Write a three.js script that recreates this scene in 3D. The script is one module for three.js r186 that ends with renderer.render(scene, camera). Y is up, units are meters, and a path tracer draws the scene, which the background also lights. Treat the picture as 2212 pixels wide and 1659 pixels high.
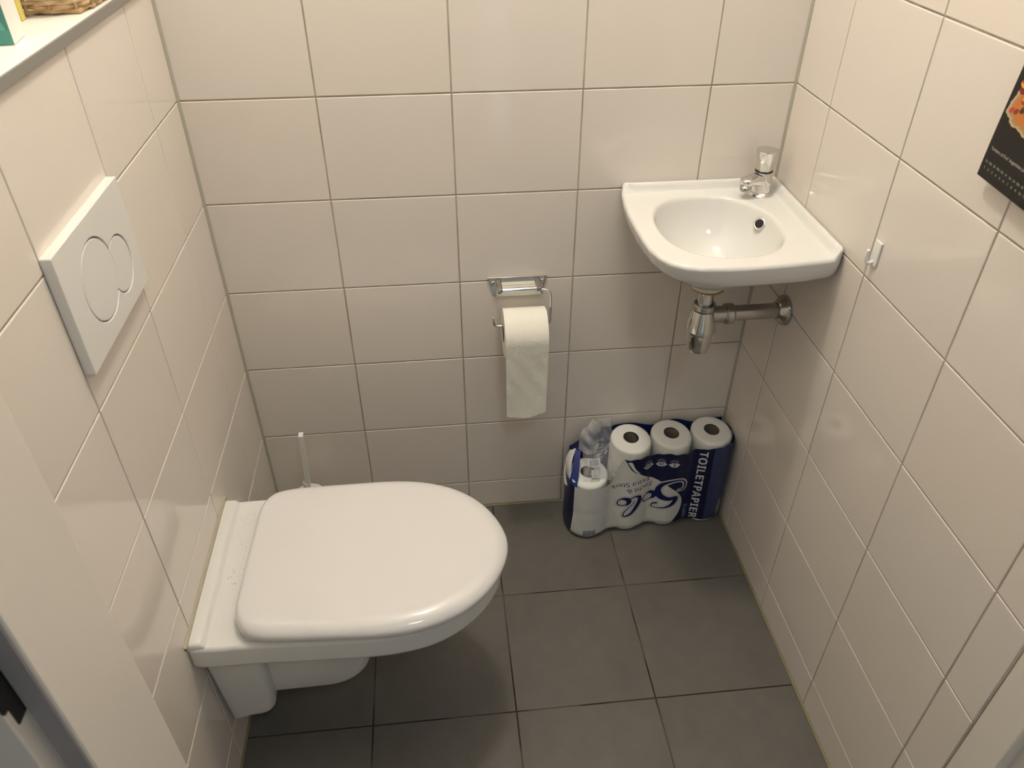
import * as THREE from 'three';
import { mergeGeometries, mergeVertices, toCreasedNormals } from 'three/addons/utils/BufferGeometryUtils.js';
import { RoundedBoxGeometry } from 'three/addons/geometries/RoundedBoxGeometry.js';
import { RectAreaLightUniformsLib } from 'three/addons/lights/RectAreaLightUniformsLib.js';
RectAreaLightUniformsLib.init();

// ------------------------------------------------------------------ camera, light, exposure
const scene = new THREE.Scene();
scene.background = new THREE.Color(0x8fa3b8);
scene.backgroundIntensity = 0.25;
const camera = new THREE.PerspectiveCamera(2 * Math.atan(829.5 / 1676.03) * 180 / Math.PI, 2212 / 1659, 0.02, 20);
camera.position.set(0.4535, 1.5392, 1.4874);
camera.rotation.set(-0.6468, -0.1055, 0.0017, 'YXZ');
camera.updateMatrixWorld();
camera.focus = 1.72; camera.userData.fStop = 9; // phone lens, focused on the basin and back wall

const renderer = new THREE.WebGLRenderer({ antialias: true });
renderer.toneMapping = THREE.LinearToneMapping;
renderer.toneMappingExposure = 1.0;
renderer.shadowMap.enabled = true;

const LAMP_POS = [0.55, 2.45, 0.32], LAMP_COLOR = new THREE.Color().setRGB(1, 0.937, 0.82), LAMP_POWER = 1.55;
const DAY_COLOR = new THREE.Color().setRGB(0.72, 0.88, 1.0), DAY_POWER = 1.1;
const HALL_COLOR = new THREE.Color().setRGB(0.84, 0.93, 1.0), HALL_POWER = 19;

// ------------------------------------------------------------------ helpers
const RW = 1.1648, FRONT = 0.971, OUT = 1.112, CEIL = 2.65;
let seed = 7;
const rnd = () => { seed = (seed * 1664525 + 1013904223) >>> 0; return seed / 4294967296; };
const rr = (a, b) => a + (b - a) * rnd();
const V = (x, y, z) => new THREE.Vector3(x, y, z);
const used = {};
function numbered(n) { used[n] = (used[n] ?? -1) + 1; return used[n] ? `${n}_${String(used[n]).padStart(3, '0')}` : n; }
function shade(o) { o.castShadow = true; o.receiveShadow = true; return o; }
function part(name, geo, mat, parent) { const m = shade(new THREE.Mesh(geo, mat)); m.name = name; parent.add(m); return m; }
function tag(o, label, category, group) { o.userData.label = label; o.userData.category = category; if (group) o.userData.group = group; return o; }
function thing(name, label, category, pos = [0, 0, 0], group) {
  const g = new THREE.Group(); g.name = numbered(name); g.position.set(...pos); scene.add(g); return tag(g, label, category, group);
}
function struct(name, geo, mat, label) {
  const m = shade(new THREE.Mesh(geo, mat)); m.name = name; m.userData.kind = 'structure'; if (label) m.userData.label = label; scene.add(m); return m;
}
function box(x0, x1, y0, y1, z0, z1) {
  const g = new THREE.BoxGeometry(x1 - x0, y1 - y0, z1 - z0); g.translate((x0 + x1) / 2, (y0 + y1) / 2, (z0 + z1) / 2); return g;
}
function rbox(x0, x1, y0, y1, z0, z1, r = 0.002, s = 3) {
  const g = new RoundedBoxGeometry(x1 - x0, y1 - y0, z1 - z0, s, r); g.translate((x0 + x1) / 2, (y0 + y1) / 2, (z0 + z1) / 2); return g;
}
function merge(list) {
  return mergeGeometries(list.map(g => { let q = g.index ? g.toNonIndexed() : g; for (const k of Object.keys(q.attributes)) if (!['position', 'normal', 'uv'].includes(k)) q.deleteAttribute(k); if (!q.attributes.uv) q.setAttribute('uv', new THREE.BufferAttribute(new Float32Array(q.attributes.position.count * 2), 2)); return q; }));
}
// rings of equal length, each an array of Vector3; faces between successive rings
function loft(rings, { closed = true, cap0 = false, cap1 = false, uv = null, flip = false } = {}) {
  const n = rings[0].length, pos = [], idx = [], uvs = [];
  rings.forEach((r, i) => r.forEach((p, j) => { pos.push(p.x, p.y, p.z); const t = uv ? uv(p, i, j) : [j / (n - 1), i / (rings.length - 1)]; uvs.push(t[0], t[1]); }));
  const tri = (a, b, c) => flip ? idx.push(a, c, b) : idx.push(a, b, c);
  const m = closed ? n : n - 1;
  for (let i = 0; i < rings.length - 1; i++) for (let j = 0; j < m; j++) {
    const k = (j + 1) % n, a = i * n + j, b = i * n + k, c = (i + 1) * n + j, d = (i + 1) * n + k; tri(a, b, c); tri(b, d, c);
  }
  const cap = (i, rev) => {
    const c = V(0, 0, 0); rings[i].forEach(p => c.add(p)); c.multiplyScalar(1 / n); const ci = pos.length / 3; pos.push(c.x, c.y, c.z); uvs.push(0.5, 0.5);
    for (let j = 0; j < n; j++) { const k = (j + 1) % n; rev ? tri(ci, i * n + k, i * n + j) : tri(ci, i * n + j, i * n + k); }
  };
  if (cap0) cap(0, true); if (cap1) cap(rings.length - 1, false);
  const g = new THREE.BufferGeometry(); g.setAttribute('position', new THREE.Float32BufferAttribute(pos, 3)); g.setAttribute('uv', new THREE.Float32BufferAttribute(uvs, 2)); g.setIndex(idx); g.computeVertexNormals(); return g;
}
function tube(pts, r, seg = 48, rad = 10, closed = false) { return new THREE.TubeGeometry(new THREE.CatmullRomCurve3(pts.map(p => V(...p)), closed, 'catmullrom', 0.5), seg, r, rad, closed); }
function capped(pts, r, seg = 48, rad = 10) {
  const a = new THREE.SphereGeometry(r, rad, 6), b = a.clone(); a.translate(...pts[0]); b.translate(...pts[pts.length - 1]); return merge([tube(pts, r, seg, rad), a, b]);
}
// lathe about y from [radius, height] pairs; corners stay crisp where pairs repeat closely
function lathe(pairs, seg = 40) { return new THREE.LatheGeometry(pairs.map(p => new THREE.Vector2(Math.max(p[0], 0.00001), p[1])), seg); }
const smooth = (a, b, t) => { t = Math.min(1, Math.max(0, (t - a) / (b - a))); return t * t * (3 - 2 * t); };
function catmull(pts, n) { const c = new THREE.CatmullRomCurve3(pts.map(p => V(p[0], 0, p[1])), false, 'centripetal'); return c.getPoints(n).map(p => [p.x, p.z]); }

// ------------------------------------------------------------------ textures
function hash2(i, j, s) { let h = (i * 374761393 + j * 668265263 + s * 974711) | 0; h = Math.imul(h ^ (h >>> 13), 1274126177); return ((h ^ (h >>> 16)) >>> 0) / 4294967296; }
function vnoise(x, y, per, s) {
  const i = Math.floor(x), j = Math.floor(y), f = x - i, g = y - j, u = f * f * (3 - 2 * f), v = g * g * (3 - 2 * g), m = a => ((a % per) + per) % per;
  const a = hash2(m(i), m(j), s), b = hash2(m(i + 1), m(j), s), c = hash2(m(i), m(j + 1), s), d = hash2(m(i + 1), m(j + 1), s);
  return a + (b - a) * u + (c - a) * v + (a - b - c + d) * u * v;
}
function dataTex(n, fn, srgb, rep = 1) {
  const d = new Uint8Array(n * n * 4);
  for (let y = 0; y < n; y++) for (let x = 0; x < n; x++) { const c = fn(x / n, y / n), k = (y * n + x) * 4; d[k] = c[0]; d[k + 1] = c[1]; d[k + 2] = c[2]; d[k + 3] = 255; }
  const t = new THREE.DataTexture(d, n, n); t.wrapS = t.wrapT = THREE.RepeatWrapping; t.magFilter = THREE.LinearFilter; t.minFilter = THREE.LinearFilter; if (srgb) t.colorSpace = THREE.SRGBColorSpace; t.repeat.set(rep, rep); t.needsUpdate = true; return t;
}
const grey = v => { v = Math.round(Math.min(1, Math.max(0, v)) * 255); return [v, v, v]; };
function canvasTex(w, h, draw) {
  const c = document.createElement('canvas'); c.width = w; c.height = h; draw(c.getContext('2d'), w, h);
  const t = new THREE.CanvasTexture(c); t.colorSpace = THREE.SRGBColorSpace; t.anisotropy = 8; return t;
}
const waveTex = dataTex(256, (u, v) => grey(0.6 * vnoise(u * 8, v * 8, 8, 1) + 0.3 * vnoise(u * 20, v * 20, 20, 2) + 0.1 * vnoise(u * 60, v * 60, 60, 3)), false, 2);
const paperBump = dataTex(512, (u, v) => {
  let h = 0.45 * vnoise(u * 10, v * 10, 10, 5) + 0.3 * vnoise(u * 24, v * 24, 24, 6) + 0.08 * vnoise(u * 128, v * 128, 128, 7);
  for (const [cx, cy] of [[0.25, 0.25], [0.75, 0.5], [0.3, 0.8]]) { const r = Math.hypot(((u - cx + 1.5) % 1) - 0.5, ((v - cy + 1.5) % 1) - 0.5); if (r < 0.17) h += 0.13 * Math.sin(r * 95) * (1 - r / 0.17) + 0.05; }
  return grey(h);
}, false, 1);
const floorTex = dataTex(512, (u, v) => { const n = 0.5 * vnoise(u * 6, v * 6, 6, 11) + 0.3 * vnoise(u * 25, v * 25, 25, 12) + 0.2 * vnoise(u * 160, v * 160, 160, 13), k = 0.86 + 0.13 * (n - 0.5); return [118 * k, 114 * k, 107 * k]; }, true, 1.7);
const floorBump = dataTex(256, (u, v) => grey(0.6 * vnoise(u * 90, v * 90, 90, 21) + 0.4 * vnoise(u * 30, v * 30, 30, 22)), false, 4);
const groutTex = dataTex(256, (u, v) => { const n = 0.5 * vnoise(u * 30, v * 30, 30, 31) + 0.5 * vnoise(u * 9, v * 9, 9, 32), k = 0.85 + 0.3 * n; return [176 * k, 166 * k, 150 * k]; }, true, 3);
const floorGroutTex = dataTex(256, (u, v) => { const n = vnoise(u * 14, v * 14, 14, 33), k = smooth(0.35, 0.75, n); return [46 + 50 * k, 36 + 52 * k, 26 + 52 * k]; }, true, 2);

// ------------------------------------------------------------------ materials
const std = o => new THREE.MeshStandardMaterial(o), phy = o => new THREE.MeshPhysicalMaterial(o);
const lin = (r, g, b) => new THREE.Color().setRGB(r, g, b);
const M = {
  tile: [0, 1, 2].map(i => phy({ color: lin([0.80, 0.785, 0.79][i], [0.735, 0.725, 0.722][i], [0.665, 0.66, 0.648][i]), roughness: [0.06, 0.075, 0.065][i], bumpMap: waveTex, bumpScale: 0.00012, ior: 1.5 })),
  grout: std({ color: 0xffffff, map: groutTex, roughness: 0.95 }),
  silicone: std({ color: lin(0.44, 0.415, 0.335), roughness: 0.5 }),
  siliconeFloor: std({ color: lin(0.26, 0.23, 0.13), roughness: 0.6 }),
  siliconeYellow: std({ color: lin(0.44, 0.41, 0.30), roughness: 0.5 }),
  floorTile: std({ color: 0xffffff, map: floorTex, roughness: 0.55, bumpMap: floorBump, bumpScale: 0.00015 }),
  floorGrout: std({ color: 0xffffff, map: floorGroutTex, roughness: 0.9 }),
  paint: std({ color: lin(0.82, 0.76, 0.68), roughness: 0.45 }),
  ceiling: std({ color: lin(0.80, 0.78, 0.75), roughness: 0.9 }),
  hallWall: std({ color: lin(0.72, 0.72, 0.71), roughness: 0.9 }),
  hallFloor: std({ color: lin(0.42, 0.43, 0.43), roughness: 0.5 }),
  gasket: std({ color: lin(0.33, 0.31, 0.31), roughness: 0.8 }),
  black: std({ color: lin(0.012, 0.011, 0.01), roughness: 0.45 }),
  porcelain: phy({ color: lin(0.78, 0.77, 0.735), roughness: 0.06, ior: 1.52 }),
  lid: phy({ color: lin(0.75, 0.735, 0.72), roughness: 0.09, ior: 1.5 }),
  plate: phy({ color: lin(0.78, 0.775, 0.745), roughness: 0.3 }),
  whitePlastic: phy({ color: lin(0.86, 0.85, 0.81), roughness: 0.28 }),
  chrome: std({ color: lin(0.72, 0.71, 0.69), metalness: 1, roughness: 0.07 }),
  chromeDull: std({ color: lin(0.50, 0.485, 0.46), metalness: 1, roughness: 0.22 }),
  darkHole: std({ color: lin(0.01, 0.01, 0.01), roughness: 0.7 }),
  washer: std({ color: lin(0.42, 0.23, 0.05), roughness: 0.7 }),
  paper: std({ color: lin(0.88, 0.86, 0.76), roughness: 1, bumpMap: paperBump, bumpScale: 0.0016 }),
  roll: std({ color: lin(0.86, 0.85, 0.80), roughness: 1 }),
  core: std({ color: lin(0.22, 0.185, 0.14), roughness: 0.95 }),
  ledgeTop: std({ color: lin(0.84, 0.82, 0.76), roughness: 0.4 }),
  ledgeEdge: std({ color: lin(0.25, 0.24, 0.215), roughness: 0.5 }),
  wicker: [0, 1, 2].map(i => std({ color: lin([0.58, 0.50, 0.66][i], [0.41, 0.33, 0.49][i], [0.22, 0.16, 0.30][i]), roughness: 0.75 })),
  grime: std({ color: lin(0.27, 0.26, 0.22), roughness: 0.9 }),
  clearFilm: phy({ color: lin(0.95, 0.95, 0.96), roughness: 0.12, transmission: 0.84, thickness: 0, ior: 1.5, side: THREE.DoubleSide }),
  milkyFilm: phy({ color: lin(0.9, 0.9, 0.9), roughness: 0.2, transmission: 0.66, thickness: 0, ior: 1.5, side: THREE.DoubleSide }),
};

// ------------------------------------------------------------------ lamp (above the picture) and daylight from the hallway
{
  const t = thing('ceiling_lamp', 'small round opal globe lamp hanging under the white ceiling above the toilet', 'lamp', LAMP_POS);
  part('canopy', lathe([[0, 0.2], [0.045, 0.2], [0.045, 0.185], [0.03, 0.175], [0, 0.175]].map(p => [p[0], p[1]]).reverse()), M.chrome, t);
  part('stem', new THREE.CylinderGeometry(0.008, 0.008, 0.12, 12).translate(0, 0.118, 0), M.chrome, t);
  part('glass_globe', new THREE.SphereGeometry(0.062, 32, 20), std({ color: 0xffffff, emissive: LAMP_COLOR, emissiveIntensity: 34, roughness: 0.4 }), t);
  const l = new THREE.PointLight(LAMP_COLOR, LAMP_POWER, 0, 2); l.castShadow = true; l.shadow.radius = 2.9; l.name = 'lamp_light'; t.add(l);
}

// ------------------------------------------------------------------ tiles
const tileCache = {};
function tileGeo(w, h, d = 0.006, r = 0.0016) {
  const key = [w, h, d, r].map(v => v.toFixed(4)).join(); if (tileCache[key]) return tileCache[key];
  const prof = [[0, 0, 1, 0], [0, d - r, 1, 0]];
  for (let k = 1; k <= 3; k++) { const a = k / 3 * Math.PI / 2; prof.push([r * (1 - Math.cos(a)), d - r + r * Math.sin(a), Math.cos(a), Math.sin(a)]); }
  const pos = [], nor = [], uv = [], idx = [];
  const sides = [[1, 0], [0, 1], [-1, 0], [0, -1]];
  const add = (x, y, z, nx, ny, nz) => { pos.push(x, y, z); nor.push(nx, ny, nz); uv.push(x, y); return pos.length / 3 - 1; };
  for (const [sx, sy] of sides) {
    const base = pos.length / 3;
    for (const [ins, z, no, nz] of prof) {
      const a = w / 2 - ins, b = h / 2 - ins;
      if (sx) { add(sx * a, -sx * b, z, sx * no, 0, nz); add(sx * a, sx * b, z, sx * no, 0, nz); }
      else { add(sy * a, sy * b, z, 0, sy * no, nz); add(-sy * a, sy * b, z, 0, sy * no, nz); }
    }
    for (let k = 0; k < prof.length - 1; k++) { const q = base + k * 2; idx.push(q, q + 1, q + 2, q + 1, q + 3, q + 2); }
  }
  const a = w / 2 - r, b = h / 2 - r, i0 = add(-a, -b, d, 0, 0, 1); add(a, -b, d, 0, 0, 1); add(a, b, d, 0, 0, 1); add(-a, b, d, 0, 0, 1); idx.push(i0, i0 + 1, i0 + 2, i0, i0 + 2, i0 + 3);
  const g = new THREE.BufferGeometry(); g.setAttribute('position', new THREE.Float32BufferAttribute(pos, 3)); g.setAttribute('normal', new THREE.Float32BufferAttribute(nor, 3)); g.setAttribute('uv', new THREE.Float32BufferAttribute(uv, 2)); g.setIndex(idx);
  return tileCache[key] = g;
}
const cuts = (a, b, list) => [a, ...list.filter(v => v > a + 0.004 && v < b - 0.004).sort((p, q) => p - q), b];
function tiling(wall, us, vs, place, turn, mats, gap, d, r, skip) {
  for (let i = 0; i < us.length - 1; i++) for (let j = 0; j < vs.length - 1; j++) {
    const w = us[i + 1] - us[i] - gap, h = vs[j + 1] - vs[j] - gap; if (w < 0.004 || h < 0.004) continue;
    const m = shade(new THREE.Mesh(tileGeo(w, h, d, r), mats[Math.floor(rnd() * mats.length)])); m.name = numbered('tile');
    const p = place((us[i] + us[i + 1]) / 2, (vs[j] + vs[j + 1]) / 2); m.position.set(...p);
    m.rotation.set(...turn, 'YXZ'); m.rotateX(rr(-0.0012, 0.0012)); m.rotateY(rr(-0.0012, 0.0012)); wall.add(m);
  }
}
const rowY = []; for (let k = -8; k <= 5; k++) rowY.push(1.0991 - k * 0.2016);
const TD = 0.006, GD = 0.0016, GAP = 0.0026;
{ // back wall
  const w = struct('wall_back', box(-0.35, RW + 0.15, -0.1, CEIL + 0.1, -0.14, -GD), M.grout, 'white glazed tiles in a straight grid with grey grout, behind the basin and roll holder');
  tiling(w, cuts(0.002, RW - 0.002, [1, 2, 3, 4].map(i => i * 0.25 - 0.0037)), cuts(0.003, CEIL - 0.002, rowY), (u, v) => [u, v, -TD], [0, 0, 0], M.tile, GAP, TD);
  const l = struct('wall_left', merge([box(-0.2, -GD, -0.1, 1.289, -GD, FRONT)]), M.grout, 'white tiled cistern wall that carries the toilet and flush plate');
  tiling(l, cuts(0.002, FRONT, [0, 1, 2, 3].map(i => 0.1456 + i * 0.25)).map(v => -v).reverse(), cuts(0.003, 1.2885, rowY), (u, v) => [-TD, v, -u], [0, Math.PI / 2, 0], M.tile, GAP, TD);
  const r = struct('wall_right', box(RW + GD, RW + 0.15, -0.1, CEIL + 0.1, -GD, FRONT + 0.001), M.grout, 'white tiled wall behind the calendar and the small hook');
  tiling(r, cuts(0.002, FRONT, [0, 1, 2, 3].map(i => 0.15 + i * 0.25)), cuts(0.003, CEIL - 0.002, rowY), (u, v) => [RW + TD, v, u], [0, -Math.PI / 2, 0], M.tile, GAP, TD);
  struct('wall_left_upper', box(-0.35, -0.2, 1.289, CEIL + 0.1, -GD, FRONT), M.ceiling, 'plain plastered wall above the ledge');
  const f = struct('floor', box(-0.2, RW + 0.15, -0.12, -0.0012, -0.14, FRONT + 0.14), M.floorGrout, 'matt dark grey floor tiles');
  tiling(f, cuts(0.002, RW - 0.002, [0.2581, 0.5581, 0.8581]), cuts(0.002, FRONT + 0.139, [0.3028, 0.6028, 0.9028]).map(v => -v).reverse(), (u, v) => [u, -TD, -v], [-Math.PI / 2, 0, 0], [M.floorTile], 0.003, TD, 0.0007);
  struct('ceiling', box(-1.4, 2.6, CEIL, CEIL + 0.12, -0.14, 2.75), M.ceiling, 'flat white ceiling');
}
// silicone beads in the corners
{
  const bead = (a, b, r) => { const l = V(...a).distanceTo(V(...b)), g = new THREE.CylinderGeometry(r, r, l, 10, 1); g.applyQuaternion(new THREE.Quaternion().setFromUnitVectors(V(0, 1, 0), V(...b).sub(V(...a)).normalize())); g.translate((a[0] + b[0]) / 2, (a[1] + b[1]) / 2, (a[2] + b[2]) / 2); return g; };
  struct('trim_1', bead([0, 0, 0], [0, 1.289, 0], 0.0042), M.silicone, 'grey sealant bead in the corner of the back and cistern walls');
  struct('trim_2', bead([RW, 0, 0], [RW, CEIL, 0], 0.0042), M.silicone, 'grey sealant bead in the corner behind the basin');
  struct('trim_3', bead([0, 0, 0], [RW, 0, 0], 0.004), M.siliconeFloor, 'olive sealant bead along the foot of the back wall');
  struct('trim_4', bead([0, 0, 0], [0, 0, FRONT], 0.004), M.siliconeFloor, 'olive sealant bead under the toilet wall');
  struct('trim_5', bead([RW, 0, 0], [RW, 0, FRONT], 0.004), M.siliconeFloor, 'olive sealant bead along the foot of the calendar wall');
}
// front wall, door frame, hallway behind the camera
{
  struct('wall_front', merge([box(-1.3, 0.062, -0.1, CEIL, FRONT, OUT - 0.004), box(RW + 0.06, 2.5, -0.1, CEIL, FRONT, OUT - 0.004), box(0.062, RW + 0.06, 2.12, CEIL, FRONT, OUT - 0.004)]), M.hallWall, 'plastered wall around the doorway');
  const d = new THREE.Group(); d.name = 'door_1'; d.userData.kind = 'structure'; d.userData.label = 'painted cream door frame with black strike plate at the edge of the doorway'; scene.add(d);
  part('jamb', rbox(0.0, 0.109, 0, 2.1, FRONT - 0.0005, 1.09, 0.003), M.paint, d);
  part('jamb', rbox(-0.02, 0.085, 0, 2.1, 1.05, OUT, 0.0025), M.paint, d);
  part('jamb', rbox(RW + 0.0025, RW + 0.1, 0, 2.1, FRONT + 0.0005, 1.03, 0.003), M.paint, d);
  part('jamb', rbox(RW + 0.02, RW + 0.1, 0, 2.1, 1.02, OUT, 0.0025), M.paint, d);
  part('head', rbox(0.0, RW + 0.1, 2.08, 2.14, FRONT, 1.09, 0.003), M.paint, d);
  part('rubber_seal', box(0.0875, 0.1065, 0, 2.08, 1.088, 1.0925), M.gasket, d);
  part('strike_plate', rbox(0.083, 0.0866, 0.928, 1.08, 1.0905, 1.1055, 0.0012), M.black, d);
  part('strike_lip', rbox(0.0845, 0.0885, 0.955, 1.05, 1.100, 1.1135, 0.0012), M.black, d);
  struct('floor_hallway', box(-1.3, 2.5, -0.12, -0.002, OUT, 2.7), M.hallFloor, 'pale grey hallway floor behind the doorway');
  struct('wall_hallway_left', box(-1.4, -1.3, -0.1, CEIL, FRONT, 2.75), M.hallWall, 'plain hallway wall');
  struct('wall_hallway_right', box(2.5, 2.6, -0.1, CEIL, FRONT, 2.75), M.hallWall, 'plain hallway wall');
  struct('wall_hallway_back', merge([box(-1.3, 0.77, -0.1, CEIL, 2.6, 2.75), box(0.86, 2.5, -0.1, CEIL, 2.6, 2.75), box(0.77, 0.86, 2.1, CEIL, 2.6, 2.75), box(0.77, 0.86, -0.1, 0.06, 2.6, 2.75)]), M.hallWall, 'hallway wall with a slim glazed light');
  const w = new THREE.Group(); w.name = 'window_1'; w.userData.kind = 'structure'; w.userData.label = 'slim tall glazed sidelight in the hallway'; scene.add(w);
  part('pane', box(0.77, 0.86, 0.06, 2.1, 2.655, 2.66), phy({ color: 0xffffff, roughness: 0.02, transmission: 1, thickness: 0 }), w);
  part('window_frame', merge([box(0.77, 0.782, 0.06, 2.1, 2.64, 2.68), box(0.848, 0.86, 0.06, 2.1, 2.64, 2.68), box(0.77, 0.86, 2.085, 2.1, 2.64, 2.68), box(0.77, 0.86, 0.06, 0.075, 2.64, 2.68)]), M.paint, w);
  const l = new THREE.RectAreaLight(DAY_COLOR, DAY_POWER, 0.066, 2.0); l.position.set(0.815, 1.08, 2.63); l.lookAt(0.815, 1.08, 0); l.name = 'daylight'; scene.add(l);
  const p = thing('hallway_lamp', 'flat square cool white ceiling lamp in the hallway', 'lamp', [0.75, CEIL, 1.95]);
  part('housing', rbox(-0.17, 0.17, -0.03, -0.0005, -0.17, 0.17, 0.004), M.paint, p);
  part('diffuser', rbox(-0.155, 0.155, -0.034, -0.029, -0.155, 0.155, 0.002), std({ color: 0xffffff, emissive: HALL_COLOR, emissiveIntensity: 1.5 }), p);
  const hl = new THREE.RectAreaLight(HALL_COLOR, HALL_POWER, 0.3, 0.3); hl.position.set(0, -0.036, 0); hl.rotation.x = -Math.PI / 2; hl.name = 'hallway_light'; p.add(hl);
}

// ------------------------------------------------------------------ ledge on the cistern wall and the things on it
const LY = 1.3045;
{
  const t = thing('ledge_board', 'white ledge board with grey front edge on top of the tiled cistern wall', 'shelf');
  part('board', rbox(-0.2, 0.0035, 1.2895, LY, 0.0005, FRONT - 0.001, 0.0012), M.ledgeTop, t);
  part('edge_band', rbox(0.003, 0.006, 1.2895, LY - 0.0008, 0.0005, FRONT - 0.001, 0.0008), M.ledgeEdge, t);
}
{
  const tex = canvasTex(512, 512, (c, w, h) => {
    c.fillStyle = '#3f8277'; c.fillRect(0, 0, w, h); c.fillStyle = '#5fa396'; c.beginPath(); c.arc(w * 0.62, h * 0.98, w * 0.36, 0, 7); c.fill();
    c.fillStyle = '#4b9186'; c.fillRect(0, h * 0.9, w, h * 0.1); c.strokeStyle = '#3c776d'; c.lineWidth = 5; for (let i = 0; i < 3; i++) { c.beginPath(); c.moveTo(w * 0.45, h * (0.74 + i * 0.07)); c.lineTo(w * 0.86, h * (0.75 + i * 0.07)); c.stroke(); }
  });
  const t = thing('carton_box', 'white carton with a teal printed face standing on the ledge board', 'box', [-0.03, LY, 0.455]); t.rotation.y = 0.14;
  part('carton', rbox(-0.14, 0, 0.0003, 0.16, -0.052, 0, 0.0012), std({ color: lin(0.82, 0.80, 0.75), roughness: 0.6 }), t);
  part('printed_face', new THREE.PlaneGeometry(0.139, 0.159).translate(-0.07, 0.0803, 0.0004), std({ map: tex, roughness: 0.5 }), t);
  const b = thing('thin_book', 'thin book with red and yellow spine leaning beside the wicker basket', 'book', [-0.075, LY, 0.325]); b.rotation.y = 0.1; part('red_band', rbox(-0.0075, -0.0012, 0.0003, 0.17, -0.011, 0.0055, 0.0012), std({ color: lin(0.62, 0.13, 0.08), roughness: 0.5 }), b);
  part('cover', rbox(-0.115, 0.0, 0.0003, 0.17, -0.004, 0.004, 0.001), std({ color: lin(0.66, 0.13, 0.08), roughness: 0.5 }), b);
  part('spine', rbox(-0.001, 0.006, 0.0003, 0.17, -0.010, 0.0025, 0.0015), std({ color: lin(0.74, 0.62, 0.16), roughness: 0.5 }), b);
}
{
  const t = thing('wicker_basket', 'small woven wicker basket on the ledge board', 'basket', [-0.082, LY, 0.2]);
  const hx = 0.078, hz = 0.095, rc = 0.035, N = 84;
  const ring = (k, grow) => { const p = []; for (let i = 0; i < N; i++) { const a = i / N * 2 * Math.PI, c = Math.cos(a), s = Math.sin(a), q = 5; const r = Math.pow(Math.pow(Math.abs(c) / (hx + grow), q) + Math.pow(Math.abs(s) / (hz + grow), q), -1 / q), wob = 0.0028 * Math.cos(i / N * 42 * Math.PI + k * Math.PI); p.push([c * (r + wob), 0.004 + k * 0.0066, s * (r + wob)]); } return p; };
  for (let k = 0; k < 11; k++) { const p = ring(k, k * 0.0016).map(q => [q[0] + rr(-0.0006, 0.0006), q[1] + rr(-0.0009, 0.0009), q[2] + rr(-0.0006, 0.0006)]); part('weaver', tube(p, rr(0.0024, 0.0033), 168, 6, true), M.wicker[Math.floor(rnd() * 3)], t); }
  for (let i = 0; i < 21; i++) { const a = i / 21 * 2 * Math.PI, c = Math.cos(a), s = Math.sin(a), q = 5, R = g => Math.pow(Math.pow(Math.abs(c) / (hx + g), q) + Math.pow(Math.abs(s) / (hz + g), q), -1 / q); part('stake', capped([[c * R(0), 0.003, s * R(0)], [c * R(0.007), 0.038, s * R(0.007)], [c * R(0.014), 0.078, s * R(0.014)]], 0.0026, 6, 6), M.wicker[i % 3], t); }
  part('base', rbox(-hx + 0.004, hx - 0.004, 0.0005, 0.006, -hz + 0.004, hz - 0.004, 0.002), M.wicker[1], t);
}

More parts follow.
